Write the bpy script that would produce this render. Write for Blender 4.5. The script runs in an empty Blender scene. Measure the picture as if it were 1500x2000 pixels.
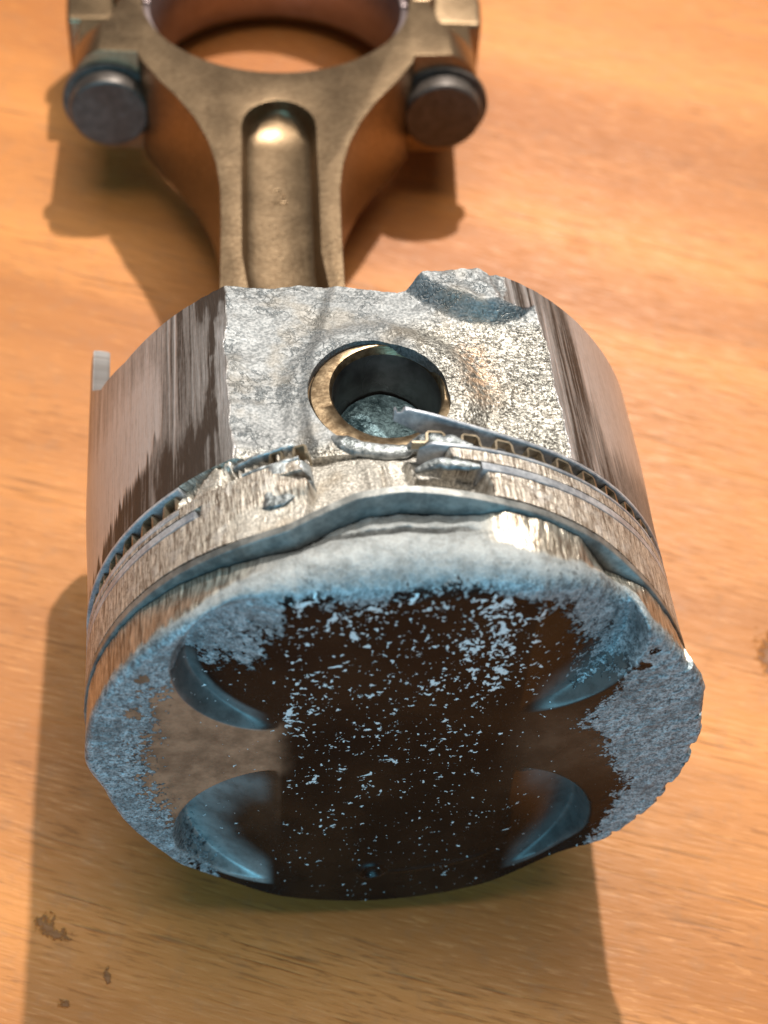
import bpy, bmesh, math
import numpy as np
from mathutils import Matrix, Vector

# ------------------------------------------------------------------ camera, light, exposure
scene = bpy.context.scene
COL = scene.collection
MM = 0.001
TAU = math.radians(9.3)            # the rod end of the assembly sags to the table
ZOFF = 45.716

cam_d = bpy.data.cameras.new('camera')
cam_d.sensor_fit = 'VERTICAL'
cam_d.sensor_height = 36.0
cam_d.lens = 3236.0 / 2000.0 * 36.0
cam_d.clip_start = 0.01
cam_d.clip_end = 20.0
cam = bpy.data.objects.new('camera', cam_d)
COL.objects.link(cam)
scene.camera = cam
RIGHT = Vector((0.99454735, -0.08058593, 0.06619146))
FWD = Vector((0.0987416, 0.52348236, -0.84629565))
RIGHT = (RIGHT - FWD * RIGHT.dot(FWD)).normalized()
UP = RIGHT.cross(FWD).normalized()
m = Matrix.Identity(4)
for i in range(3):
    m[i][0] = RIGHT[i]; m[i][1] = UP[i]; m[i][2] = -FWD[i]
m[0][3], m[1][3], m[2][3] = -0.02316, -0.0931, 0.26107
cam.matrix_world = m
cam_d.dof.use_dof = True
cam_d.dof.focus_distance = 0.236
cam_d.dof.aperture_fstop = 19.0

world = bpy.data.worlds.new('World')
scene.world = world
world.use_nodes = True
bg = world.node_tree.nodes['Background']
bg.inputs['Color'].default_value = (0.78, 0.80, 0.82, 1)
bg.inputs['Strength'].default_value = 0.12

def lamp(kind, name, loc, target, energy, color, **kw):
    d = bpy.data.lights.new(name, kind)
    d.energy = energy; d.color = color
    for k, v in kw.items(): setattr(d, k, v)
    o = bpy.data.objects.new(name, d)
    COL.objects.link(o)
    o.location = loc
    v = Vector(target) - Vector(loc)
    o.rotation_euler = v.to_track_quat('-Z', 'Y').to_euler()
    return o

# warm lamp behind and to the right, high: throws the shadows towards the viewer
KD = Vector((0.215, 0.66, 1.0)).normalized()
lamp('SPOT', 'key_lamp', Vector((0, 0.05, 0.04)) + KD * 1.05, (0, 0.05, 0.04), 59, (1.0, 0.94, 0.85),
     spot_size=math.radians(60), spot_blend=0.4, shadow_soft_size=0.012)
# cool window light on the viewer's side
lamp('AREA', 'window_light', (-0.22, -1.05, 0.42), (0, 0.02, 0.04), 12.5, (0.22, 0.70, 0.98),
     shape='RECTANGLE', size=0.8, size_y=0.6)

# added overhead fill light in place of ceiling bounce, lifts the shaded wood
lamp('AREA', 'overhead_fill', (0.05, 0.45, 1.25), (0, 0.08, 0), 14.0, (1.0, 0.92, 0.78), shape='RECTANGLE', size=1.1, size_y=0.9)

vs = scene.view_settings
vs.view_transform = 'Standard'; vs.look = 'None'; vs.exposure = 0.0; vs.gamma = 1.0
vs.use_curve_mapping = False

# ------------------------------------------------------------------ helpers
def ss(a, b, x):
    t = np.clip((np.asarray(x, float) - a) / (b - a), 0, 1)
    return t * t * (3 - 2 * t)

def _h(ix, iy, iz):
    n = (ix.astype(np.int64) * 374761393 + iy.astype(np.int64) * 668265263 + iz.astype(np.int64) * 2147483647) & 0xffffffff
    n = ((n ^ (n >> 13)) * 1274126177) & 0xffffffff
    n = ((n ^ (n >> 16)) * 2246822519) & 0xffffffff
    return ((n ^ (n >> 15)) & 0xffffff) / float(0xffffff)

def vnoise(x, y, z=0.0):
    x, y, z = np.broadcast_arrays(np.asarray(x, float), np.asarray(y, float), np.asarray(z, float))
    i, j, k = np.floor(x), np.floor(y), np.floor(z)
    u, v, w = x - i, y - j, z - k
    u, v, w = u*u*(3-2*u), v*v*(3-2*v), w*w*(3-2*w)
    r = 0
    for a in (0, 1):
        for b in (0, 1):
            for c in (0, 1):
                r = r + _h(i+a, j+b, k+c) * (u if a else 1-u) * (v if b else 1-v) * (w if c else 1-w)
    return r * 2 - 1

def fbm(x, y, z=0.0, oct=3):
    r = 0; a = 1.0; s = 0
    for o in range(oct):
        f = 2.03 ** o
        r = r + a * vnoise(np.asarray(x)*f + 17.3*o, np.asarray(y)*f + 5.1*o, np.asarray(z)*f + 9.7*o); s += a; a *= 0.5
    return r / s

BASE_P = np.array([0, 60.0, -36.5])       # where the skirt meets the table (piston frame, mm)
BASE_R = np.array([-6.0, 210.0, -12.0])

def w_of(p):
    c, s = math.cos(TAU), math.sin(TAU)
    return Vector((p[0]*MM, (c*p[1] + s*p[2])*MM, (-s*p[1] + c*p[2] + ZOFF)*MM))

def empty(name, base, label, cat):
    o = bpy.data.objects.new(name, None)
    o.empty_display_size = 0.01
    COL.objects.link(o)
    o.location = w_of(base)
    o.rotation_euler = (-TAU, 0, 0)
    o['label'] = label; o['category'] = cat
    return o

def mesh_obj(name, V, F, mat, parent, base, smooth=True, sharp=50, attrs=None, uv=None, label=None):
    """V in piston-frame mm, F an int array of quads or a list of polygons"""
    V = np.asarray(V, float)
    me = bpy.data.meshes.new(name)
    if isinstance(F, np.ndarray):
        me.vertices.add(len(V)); me.loops.add(F.size); me.polygons.add(len(F))
        me.vertices.foreach_set('co', ((V - base) * MM).astype(np.float32).ravel())
        me.loops.foreach_set('vertex_index', F.astype(np.int32).ravel())
        me.polygons.foreach_set('loop_start', np.arange(0, F.size, F.shape[1], dtype=np.int32))
        me.update(calc_edges=True)
    else:
        me.from_pydata(((V - base) * MM).tolist(), [], [list(map(int, f)) for f in F])
        me.update()
    me.validate()
    if attrs:
        for k, a in attrs.items():
            at = me.attributes.new(k, 'FLOAT', 'POINT')
            at.data.foreach_set('value', np.asarray(a, np.float32))
    if uv is not None:
        l = me.uv_layers.new(name='UVMap')
        li = np.zeros(len(me.loops), np.int32); me.loops.foreach_get('vertex_index', li)
        l.data.foreach_set('uv', np.asarray(uv, np.float32)[li].ravel())
    if smooth:
        me.polygons.foreach_set('use_smooth', np.ones(len(me.polygons), bool))
        if sharp: me.set_sharp_from_angle(angle=math.radians(sharp))
    me.materials.append(mat)
    o = bpy.data.objects.new(name, me)
    COL.objects.link(o)
    o.parent = parent
    if label: o['label'] = label
    return o

class NT:
    def __init__(self, name):
        self.mat = bpy.data.materials.new(name); self.mat.use_nodes = True
        self.t = self.mat.node_tree; self.n = self.t.nodes
        self.bsdf = self.n['Principled BSDF']
    def new(self, kind, **kw):
        n = self.n.new(kind)
        for k, v in kw.items(): setattr(n, k, v)
        return n
    def put(self, sock, v):
        if isinstance(v, bpy.types.NodeSocket): self.t.links.new(v, sock)
        else:
            if hasattr(sock.default_value, '__len__') and hasattr(v, '__len__') and len(sock.default_value) == 4 and len(v) == 3: v = (*v, 1)
            sock.default_value = v
    def set(self, **kw):
        for k, v in kw.items(): self.put(self.bsdf.inputs[k.replace('_', ' ')], v)
    def m(self, op, a, b=0.0, c=0.0, clamp=False):
        n = self.new('ShaderNodeMath', operation=op, use_clamp=clamp)
        self.put(n.inputs[0], a); self.put(n.inputs[1], b)
        if op in ('MULTIPLY_ADD', 'SMOOTH_MIN', 'SMOOTH_MAX', 'COMPARE'): self.put(n.inputs[2], c)
        return n.outputs[0]
    def attr(self, name): return self.new('ShaderNodeAttribute', attribute_name=name).outputs['Fac']
    def obj(self): return self.new('ShaderNodeTexCoord').outputs['Object']
    def uv(self): return self.new('ShaderNodeTexCoord').outputs['UV']
    def mapping(self, v, scale=(1, 1, 1), rot=(0, 0, 0), loc=(0, 0, 0)):
        n = self.new('ShaderNodeMapping'); self.put(n.inputs['Vector'], v)
        n.inputs['Scale'].default_value = scale; n.inputs['Rotation'].default_value = rot; n.inputs['Location'].default_value = loc
        return n.outputs[0]
    def noise(self, v, scale, detail=3, rough=0.5, dist=0.0):
        n = self.new('ShaderNodeTexNoise'); self.put(n.inputs['Vector'], v)
        self.put(n.inputs['Scale'], scale); n.inputs['Detail'].default_value = detail
        n.inputs['Roughness'].default_value = rough; n.inputs['Distortion'].default_value = dist
        return n.outputs['Fac']
    def voro(self, v, scale, feature='F1'):
        n = self.new('ShaderNodeTexVoronoi', feature=feature); self.put(n.inputs['Vector'], v); self.put(n.inputs['Scale'], scale)
        return n.outputs['Distance']
    def rng(self, v, a, b, c=0.0, d=1.0, smooth=True):
        n = self.new('ShaderNodeMapRange', interpolation_type='SMOOTHSTEP' if smooth else 'LINEAR')
        self.put(n.inputs[0], v); self.put(n.inputs[1], a); self.put(n.inputs[2], b); self.put(n.inputs[3], c); self.put(n.inputs[4], d)
        return n.outputs[0]
    def mix(self, f, a, b):
        n = self.new('ShaderNodeMix', data_type='RGBA')
        self.put(n.inputs[0], f); self.put(n.inputs[6], a); self.put(n.inputs[7], b)
        return n.outputs[2]
    def mixf(self, f, a, b):
        n = self.new('ShaderNodeMix', data_type='FLOAT')
        self.put(n.inputs[0], f); self.put(n.inputs[2], a); self.put(n.inputs[3], b)
        return n.outputs[0]
    def bump(self, h, strength=1.0, dist=0.0001, normal=None):
        n = self.new('ShaderNodeBump'); self.put(n.inputs['Height'], h)
        self.put(n.inputs['Strength'], strength); n.inputs['Distance'].default_value = dist
        if normal is not None: self.put(n.inputs['Normal'], normal)
        return n.outputs[0]

# ------------------------------------------------------------------ materials
def mat_wood():
    k = NT('table_wood'); v = k.obj()
    g = k.mapping(v, rot=(0, 0, math.radians(18.5)))
    warp = k.noise(k.mapping(g, (3, 9, 1)), 1.0, 2)
    gv = k.new('ShaderNodeVectorMath', operation='ADD'); k.put(gv.inputs[0], g)
    cx = k.new('ShaderNodeCombineXYZ'); k.put(cx.inputs[1], k.m('MULTIPLY', warp, 0.02)); k.put(gv.inputs[1], cx.outputs[0])
    g2 = gv.outputs[0]
    broad = k.noise(k.mapping(g2, (3, 30, 1)), 1.0, 3, 0.5)
    mid = k.noise(k.mapping(g2, (14, 210, 1)), 1.0, 4, 0.6)
    pores = k.noise(k.mapping(g2, (45, 1100, 1)), 1.0, 2, 0.6)
    porem = k.m('MULTIPLY', k.rng(pores, 0.56, 0.70), k.rng(k.noise(k.mapping(g2, (6, 60, 1)), 1.0, 3), 0.38, 0.62))
    c = k.mix(k.rng(broad, 0.3, 0.7), (0.35, 0.118, 0.026), (0.60, 0.232, 0.058))
    c = k.mix(k.m('MULTIPLY', k.rng(mid, 0.45, 0.72), 0.28), c, (0.33, 0.13, 0.045))
    c = k.mix(k.m('MULTIPLY', porem, 0.6), c, (0.15, 0.062, 0.024))
    dash = k.noise(k.mapping(g2, (170, 1700, 1)), 1.0, 3, 0.62)
    patch = k.rng(k.noise(k.mapping(g2, (16, 70, 1)), 1.0, 3, 0.6), 0.36, 0.64)
    c = k.mix(k.m('MULTIPLY', k.m('MULTIPLY', k.rng(dash, 0.54, 0.66), patch), 0.55), c, (0.19, 0.07, 0.024))
    c = k.mix(k.m('MULTIPLY', k.rng(dash, 0.43, 0.33), 0.35), c, (0.70, 0.31, 0.10))
    mott = k.noise(v, 230, 4, 0.7)
    c = k.mix(k.m('MULTIPLY', k.rng(mott, 0.5, 0.68), 0.22), c, (0.30, 0.15, 0.075))
    # dark gouges and stains with a shape of their own
    sep = k.new('ShaderNodeSeparateXYZ'); k.put(sep.inputs[0], v)
    nz = k.noise(g2, 650, 5, 0.72)
    tot = None
    for (gx, gy, sx, sy, thr) in ((-0.0530, -0.0066, 0.0014, 0.0016, 0.45), (-0.0505, -0.0084, 0.0020, 0.0009, 0.47), (-0.0431, -0.0154, 0.0005, 0.0010, 0.42), (-0.0497, -0.0195, 0.0012, 0.0007, 0.5),
                                  (0.0752, 0.0345, 0.0022, 0.0042, 0.40)):
        dx = k.m('DIVIDE', k.m('SUBTRACT', sep.outputs[0], gx), sx); dy = k.m('DIVIDE', k.m('SUBTRACT', sep.outputs[1], gy), sy)
        d = k.m('SQRT', k.m('ADD', k.m('MULTIPLY', dx, dx), k.m('MULTIPLY', dy, dy)))
        q = k.rng(k.m('SUBTRACT', nz, k.m('MULTIPLY', d, 0.22)), thr - 0.2, thr - 0.08)
        tot = q if tot is None else k.m('MAXIMUM', tot, q)
    c = k.mix(k.m('MULTIPLY', tot, 0.62), c, (0.085, 0.04, 0.024))
    k.set(Base_Color=c, Roughness=k.rng(dash, 0.3, 0.7, 0.36, 0.55), Specular_IOR_Level=0.28)
    h = k.m('ADD', k.m('ADD', k.m('MULTIPLY', mid, 0.5), k.m('MULTIPLY', dash, 0.7)), k.m('MULTIPLY', porem, -0.5))
    h = k.m('ADD', h, k.m('MULTIPLY', tot, -2.0))
    k.set(Normal=k.bump(h, 0.5, 0.00025))
    return k.mat

def mat_skirt():
    """worn skirt: scoring along the stroke; rough cast face where flat=1"""
    k = NT('skirt_metal'); u = k.uv(); v = k.obj()
    hair = k.noise(k.mapping(u, (14, 0.25, 1)), 1.0, 2, 0.6)
    flat = k.attr('flat'); dark = k.attr('dark'); grit = k.attr('grit'); tan = k.attr('tan')
    st2 = k.noise(k.mapping(u, (4.5, 0.16, 1)), 1.0, 4, 0.7)
    blot = k.noise(k.mapping(u, (1.6, 0.8, 1)), 1.0, 4, 0.65)
    dv = k.m('ADD', dark, k.m('MULTIPLY', k.m('SUBTRACT', k.m('ADD', k.m('MULTIPLY', st2, 0.7), k.m('MULTIPLY', blot, 0.3)), 0.5), 1.1))
    lo = k.mix(k.rng(dv, 0.05, 0.5, smooth=False), (0.55, 0.535, 0.545), (0.25, 0.232, 0.225))
    lo = k.mix(k.m('MULTIPLY', k.rng(hair, 0.58, 0.7), 0.45), lo, (0.16, 0.14, 0.13))
    sk = k.mix(k.rng(dv, 0.5, 0.95), lo, (0.055, 0.042, 0.035))
    fine = k.noise(v, 2400, 2, 0.6); cell = k.noise(v, 1100, 3, 0.6)
    smooth_c = k.mix(k.rng(fine, 0.35, 0.65), (0.16, 0.17, 0.178), (0.31, 0.317, 0.325))
    crk = k.noise(v, 560, 3, 0.6, 0.4)
    crm = k.m('MULTIPLY', k.rng(k.m('ABSOLUTE', k.m('SUBTRACT', crk, 0.5)), 0.04, 0.012), k.rng(k.noise(v, 150, 2), 0.42, 0.58))
    smooth_c = k.mix(k.m('MULTIPLY', crm, 0.6), smooth_c, (0.10, 0.115, 0.125))
    grit_c = k.mix(k.rng(k.m('ADD', k.m('MULTIPLY', fine, 0.6), k.m('MULTIPLY', cell, 0.4)), 0.40, 0.60), (0.12, 0.112, 0.10), (0.50, 0.485, 0.445))
    cast = k.mix(grit, smooth_c, grit_c)
    dirt = k.rng(k.noise(v, 130, 4, 0.6), 0.50, 0.68)
    cast = k.mix(k.m('MULTIPLY', dirt, 0.45), cast, (0.26, 0.225, 0.18))
    cast = k.mix(k.m('MULTIPLY', tan, k.rng(cell, 0.4, 0.6)), cast, (0.60, 0.36, 0.20))
    k.set(Base_Color=k.mix(flat, sk, cast), Metallic=k.mixf(flat, 0.55, k.mixf(grit, 0.45, 0.8)),
          Roughness=k.mixf(flat, k.rng(dv, 0.1, 0.9, 0.30, 0.5), k.mixf(grit, 0.58, 0.46)))
    hs = k.m('MULTIPLY', k.m('ADD', k.m('SUBTRACT', st2, k.m('MULTIPLY', dv, 0.8)), k.m('MULTIPLY', hair, -0.5)), k.m('SUBTRACT', 1.0, flat))
    hc = k.m('MULTIPLY', k.m('ADD', k.m('ADD', k.m('MULTIPLY', cell, k.mixf(grit, 0.5, 1.8)), k.m('MULTIPLY', fine, k.mixf(grit, 0.3, 1.2))), k.m('MULTIPLY', crm, -0.9)), flat)
    k.set(Normal=k.bump(k.m('ADD', k.m('MULTIPLY', hs, 0.6), hc), 0.75, 0.00022))
    return k.mat

def mat_belt():
    k = NT('ring_belt_metal'); u = k.uv(); v = k.obj(); flat = k.attr('flat')
    st1 = k.noise(k.mapping(u, (2.2, 0.16, 1)), 1.0, 4, 0.65)
    st2 = k.noise(k.mapping(u, (6.5, 0.5, 1)), 1.0, 3, 0.6)
    blot = k.noise(k.mapping(u, (0.5, 0.4, 1)), 1.0, 4, 0.6)
    s = k.m('ADD', k.m('MULTIPLY', st1, 0.5), k.m('MULTIPLY', st2, 0.5))
    c = k.mix(k.rng(s, 0.40, 0.60), (0.13, 0.095, 0.07), (0.72, 0.66, 0.58))
    c = k.mix(k.m('MULTIPLY', k.rng(blot, 0.5, 0.62), 0.45), c, (0.58, 0.56, 0.54))
    spk = k.noise(v, 1900, 2, 0.6)
    c = k.mix(k.m('MULTIPLY', k.rng(spk, 0.55, 0.66), 0.55), c, (0.10, 0.08, 0.06))
    fine = k.noise(v, 2600, 3, 0.7); cell = k.noise(v, 900, 3, 0.6)
    cast = k.mix(k.rng(fine, 0.4, 0.64), (0.34, 0.32, 0.29), (0.76, 0.72, 0.66))
    cast = k.mix(k.m('MULTIPLY', k.rng(k.noise(v, 160, 3), 0.5, 0.65), 0.5), cast, (0.34, 0.27, 0.19))
    k.set(Base_Color=k.mix(flat, c, cast), Metallic=0.6, Roughness=k.mixf(flat, 0.46, 0.54))
    h = k.m('ADD', k.m('MULTIPLY', k.m('MULTIPLY', s, 1.6), k.m('SUBTRACT', 1.0, flat)),
            k.m('MULTIPLY', k.m('ADD', k.m('MULTIPLY', cell, 2.2), fine), flat))
    k.set(Normal=k.bump(h, 0.7, 0.0002))
    return k.mat

def mat_crown():
    k = NT('crown_carbon_and_melt'); v = k.obj(); u = k.uv()
    alu = k.attr('alu'); fl = k.attr('fleck'); bare = k.attr('bare'); land = k.attr('land'); film_reflect = k.attr('film_reflect')
    # orient: object y is the piston axis, x and z lie in the crown
    n1 = k.noise(v, 380, 4, 0.68); n2 = k.noise(v, 1150, 3, 0.62, 0.4)
    edge = k.m('ADD', k.m('MULTIPLY', n1, 0.42), k.m('MULTIPLY', n2, 0.58))
    am = k.rng(k.m('ADD', k.m('MULTIPLY', k.m('SUBTRACT', alu, 0.5), 0.40), edge), 0.50, 0.54)
    # spatter: small torn flakes
    f1 = k.noise(k.mapping(v, (1, 1, 1)), 560, 4, 0.6, 0.5); f2 = k.noise(v, 1150, 2, 0.55, 0.3)
    clump = k.noise(v, 120, 2)
    thr = k.m('SUBTRACT', 0.728, k.m('MULTIPLY', fl, k.rng(clump, 0.25, 0.75, 0.08, 0.2)))
    s1 = k.rng(k.m('SUBTRACT', f1, k.m('ADD', thr, 0.02)), 0.0, 0.018)
    s2 = k.rng(k.m('SUBTRACT', f2, k.m('ADD', thr, 0.018)), 0.0, 0.02)
    flk = k.m('MAXIMUM', s1, s2)
    mask = k.m('MAXIMUM', am, flk)
    fine = k.noise(v, 3000, 3, 0.7); cell = k.noise(v, 1100, 3, 0.65)
    acol = k.mix(k.rng(k.m('ADD', k.m('MULTIPLY', fine, 0.55), k.m('MULTIPLY', cell, 0.45)), 0.36, 0.64), (0.09, 0.11, 0.12), (0.46, 0.53, 0.57))
    acol = k.mix(k.m('MULTIPLY', k.attr('slick'), 0.75), acol, k.mix(k.rng(k.noise(v, 420, 3), 0.35, 0.65), (0.24, 0.24, 0.235), (0.36, 0.36, 0.355)))
    soot = k.m('MULTIPLY', k.rng(k.noise(v, 170, 5, 0.7), 0.44, 0.66), k.m('SUBTRACT', 1.0, k.attr('slick')))
    acol = k.mix(k.m('MULTIPLY', soot, 0.6), acol, (0.10, 0.115, 0.12))
    pits = k.m('MULTIPLY', k.m('MULTIPLY', k.rng(k.noise(v, 900, 3, 0.65), 0.54, 0.63), k.attr('pit')), k.m('SUBTRACT', 1.0, land))
    acol = k.mix(k.m('MULTIPLY', pits, 0.85), acol, (0.03, 0.03, 0.03))
    # scratched crown land
    st = k.m('ADD', k.m('MULTIPLY', k.noise(k.mapping(u, (2.2, 0.14, 1)), 1.0, 4, 0.65), 0.5), k.m('MULTIPLY', k.noise(k.mapping(u, (6.0, 0.4, 1)), 1.0, 3), 0.5))
    lcol = k.mix(k.rng(st, 0.38, 0.62), (0.13, 0.095, 0.065), (0.74, 0.68, 0.58))
    acol = k.mix(k.m('MULTIPLY', flk, k.m('SUBTRACT', 1.0, am)), acol, (0.66, 0.76, 0.81))
    acol = k.mix(land, acol, lcol)
    ccol = k.mix(k.rng(k.noise(v, 70, 4, 0.6), 0.35, 0.7), (0.004, 0.0022, 0.002), (0.022, 0.0085, 0.0045))
    fm = k.m('MULTIPLY', film_reflect, k.rng(k.noise(v, 210, 5, 0.7), 0.3, 0.7, 0.45, 1.0))
    ccol = k.mix(fm, ccol, (0.42, 0.19, 0.11))  # thinner carbon on the pads, with the wood's reflection painted into its brown
    ccol = k.mix(k.m('MULTIPLY', bare, k.rng(k.noise(v, 330, 5, 0.7), 0.28, 0.62, 0.55, 1.0)), ccol, (0.34, 0.36, 0.36))
    dust = k.m('MULTIPLY', k.rng(k.noise(v, 5200, 2), 0.66, 0.72), 0.25)
    ccol = k.mix(dust, ccol, (0.22, 0.2, 0.19))
    k.set(Base_Color=k.mix(mask, ccol, acol), Metallic=k.mixf(mask, k.m('MULTIPLY', bare, 0.45), k.mixf(land, k.mixf(k.attr('slick'), 0.45, 0.2), 0.85)),
          Roughness=k.mixf(mask, k.m('ADD', k.mixf(bare, 0.2, 0.36), k.m('MULTIPLY', k.noise(v, 240, 4), 0.14)), k.mixf(land, k.mixf(k.attr('slick'), 0.46, 0.62), 0.34)), Specular_IOR_Level=0.14)
    h = k.m('MULTIPLY', mask, k.m('ADD', 0.7, k.m('ADD', k.m('MULTIPLY', cell, 1.2), k.m('MULTIPLY', fine, 0.7))))
    h = k.mixf(land, h, k.m('MULTIPLY', st, 1.6))
    h = k.m('ADD', h, k.m('MULTIPLY', k.noise(v, 900, 3), 0.09))
    k.set(Normal=k.bump(h, k.mixf(k.attr('slick'), 0.8, 0.5), 0.00022))
    return k.mat

def mat_metal(name, c0, c1, scale=800, rough=0.38, metallic=0.9, bump=0.3, dist=0.0001, var=1.0):
    k = NT(name); v = k.obj()
    n = k.noise(v, scale, 4, 0.65); n2 = k.noise(v, scale * 0.16, 3, 0.6)
    f = k.m('ADD', k.m('MULTIPLY', n, 1 - 0.45 * var), k.m('MULTIPLY', n2, 0.45 * var))
    k.set(Base_Color=k.mix(k.rng(f, 0.36, 0.66), c0, c1), Metallic=metallic, Roughness=k.rng(n2, 0.3, 0.7, rough - 0.06 * var, rough + 0.08 * var))
    k.set(Normal=k.bump(n, bump, dist))
    return k.mat

M_WOOD = mat_wood(); M_SKIRT = mat_skirt(); M_BELT = mat_belt(); M_CROWN = mat_crown()
M_RING = mat_metal('ring_steel', (0.12, 0.13, 0.13), (0.30, 0.30, 0.29), 700, 0.42, 0.6, 0.5)
M_RAIL = mat_metal('rail_steel', (0.26, 0.28, 0.32), (0.56, 0.58, 0.62), 1200, 0.40, 0.5, 0.2)
M_EXP = mat_metal('expander_steel', (0.20, 0.16, 0.11), (0.48, 0.39, 0.28), 700, 0.34, 0.8, 0.15)
M_BEAD = mat_metal('molten_aluminium', (0.10, 0.115, 0.12), (0.50, 0.53, 0.55), 1100, 0.42, 0.7, 0.9, 0.0003)
M_PIN = mat_metal('pin_steel', (0.12, 0.08, 0.045), (0.40, 0.30, 0.19), 900, 0.36, 0.85, 0.4)
M_PININ = mat_metal('pin_bore_steel', (0.14, 0.125, 0.12), (0.30, 0.28, 0.27), 300, 0.24, 0.85, 0.2)
M_DEB = mat_metal('melted_debris', (0.03, 0.065, 0.08), (0.24, 0.37, 0.42), 1300, 0.34, 0.4, 0.9, 0.0004)
M_ROD = mat_metal('forged_steel', (0.21, 0.14, 0.082), (0.30, 0.212, 0.13), 1100, 0.37, 0.95, 0.45, 0.00015, 0.35)
M_RODFACE = mat_metal('machined_steel', (0.30, 0.245, 0.17), (0.56, 0.48, 0.36), 420, 0.46, 0.9, 0.5, 0.0002)
M_BOLT = mat_metal('bolt_steel', (0.06, 0.048, 0.042), (0.12, 0.10, 0.088), 500, 0.46, 0.5, 0.4)
M_SHELL = mat_metal('bearing_metal', (0.26, 0.20, 0.20), (0.36, 0.29, 0.29), 260, 0.36, 0.85, 0.1)
M_CRUMB = mat_metal('pale_grit', (0.6, 0.5, 0.4), (0.75, 0.66, 0.55), 900, 0.6, 0.0, 0.5)

# ------------------------------------------------------------------ the table
def table():
    bm = bmesh.new()
    bmesh.ops.create_cube(bm, size=1.0)
    bmesh.ops.scale(bm, vec=(1.1, 1.1, 0.028), verts=bm.verts)
    bmesh.ops.translate(bm, vec=(0.0, 0.18, -0.014), verts=bm.verts)
    bmesh.ops.bevel(bm, geom=bm.edges[:], offset=0.003, segments=3, affect='EDGES')
    me = bpy.data.meshes.new('wooden_table'); bm.to_mesh(me); bm.free()
    me.materials.append(M_WOOD)
    o = bpy.data.objects.new('wooden_table', me); COL.objects.link(o)
    o['kind'] = 'structure'; o['label'] = 'orange brown wooden table top under the piston'
table()

# ------------------------------------------------------------------ the piston
R = 43.0
piston = empty('piston', BASE_P, 'melted aluminium piston lying on its side with broken rings and blackened crown', 'piston')

def itp(x, xs, ys): return np.interp(x, xs, ys)

# columns: dense where the damage is
th = np.concatenate([np.linspace(-105, 105, 1000, endpoint=False), np.linspace(105, 255, 360, endpoint=False)])
th = np.where(th > 180, th - 360, th)
TR = np.radians(th); SN, CS = np.sin(TR), np.cos(TR)
NC = len(th)

POCK = ((-15.2, 22.0, 15.2, -15.8, 0.30), (-14.5, -19.2, 17.2, -16.0, 0.36), (17.0, 24.2, 15.6, 17.0, 0.30), (15.6, -20.2, 15.6, 18.0, 0.38),
        (-18.0, -26.5, 14.3, -13.0, 0.10), (18.8, -27.0, 13.4, 15.0, 0.10))      # the lower pockets run out through the rim
def pocket_depth(x, z):
    h = np.zeros_like(x)
    for cx, cz, r, xc, sl in POCK:
        d = r - np.hypot(x - cx, z - cz)
        ax = np.abs(x) - abs(xc)
        on = (np.sign(x) == np.sign(xc))
        dep = np.clip(ax, 0, None) * sl
        dep = np.where(on, dep, 0)
        h = np.maximum(h, dep * ss(0, 2.2 if sl > .2 else 5.0, d))
    return h
def crown_h(x, z):
    h = pocket_depth(x, z)
    # crater-like dimple and low ridge near the lower edge
    d = np.hypot(x + 1.6, (z + 32.8))
    h = h - 0.5 * np.exp(-((d - 1.7) / 0.55) ** 2) + 0.4 * np.exp(-(d / 1.2) ** 2)
    rr = np.hypot(x, z)
    h = h - 0.16 * np.exp(-((rr - 33.5) / 0.5) ** 2) * ss(0, 3, x) * ss(19, 15, x) * (z < 0)
    h = h + 0.05 * np.exp(-((np.hypot(x - 1.0, z - 2) - 7.5) / 0.15) ** 2)
    return h

yr = itp(th, [-180, -90, -75, -59, -44, -30, -20, -13, -8, 0, 8, 15, 27, 38, 48, 62, 75, 100, 180],
             [6.6, 7.2, 7.6, 7.8, 7.8, 7.3, 7.3, 9.0, 10.3, 10.9, 10.4, 10.0, 9.5, 8.7, 7.0, 5.6, 6.2, 6.6, 6.6])
ker = np.exp(-np.linspace(-2, 2, 13) ** 2); ker /= ker.sum()
yr_s = np.convolve(np.concatenate([yr[-6:], yr, yr[:6]]), ker, 'valid')
yr = yr_s
e1 = itp(th, [-180, -90, -75, -66, -55, -44, -30, -20, -10, 0, 8, 14, 18, 27, 33, 37, 42, 46, 50, 60, 90, 180],
             [.3, .3, .3, .35, .6, 1.3, 2.7, 3.7, 3.9, 3.9, 3.8, 2.4, .7, .5, .6, 1.7, 2.6, 1.5, .4, .3, .3, .3])
e1 = e1 * (1 + 0.12 * fbm(th * .3, 0 * th + 3.3)) + 0.15 * ss(90, 60, np.abs(th)) * fbm(th * .9, 0 * th + 1.3)
rho = itp(th, [-180, -140, -100, -75, -55, -36, -20, 0, 20, 36, 55, 75, 100, 180], [.4, .7, 1.2, 1.0, 1.2, 1.9, 4.2, 6.3, 4.4, 2.2, 1.5, 1.1, .8, .4])
add = 1.3 * ss(58, 70, th) * ss(134, 126, th) * (1 + 0.45 * fbm(th * .35, 0 * th + 8.1, 0, 4) ) - 1.6 * ss(-88, -100, th) * ss(-140, -124, th)
add = add + ss(56, 66, th) * ss(136, 128, th) * 0.5 * np.where(vnoise(th * .55, 0 * th + 2.2) > .2, -1, .2)

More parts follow.
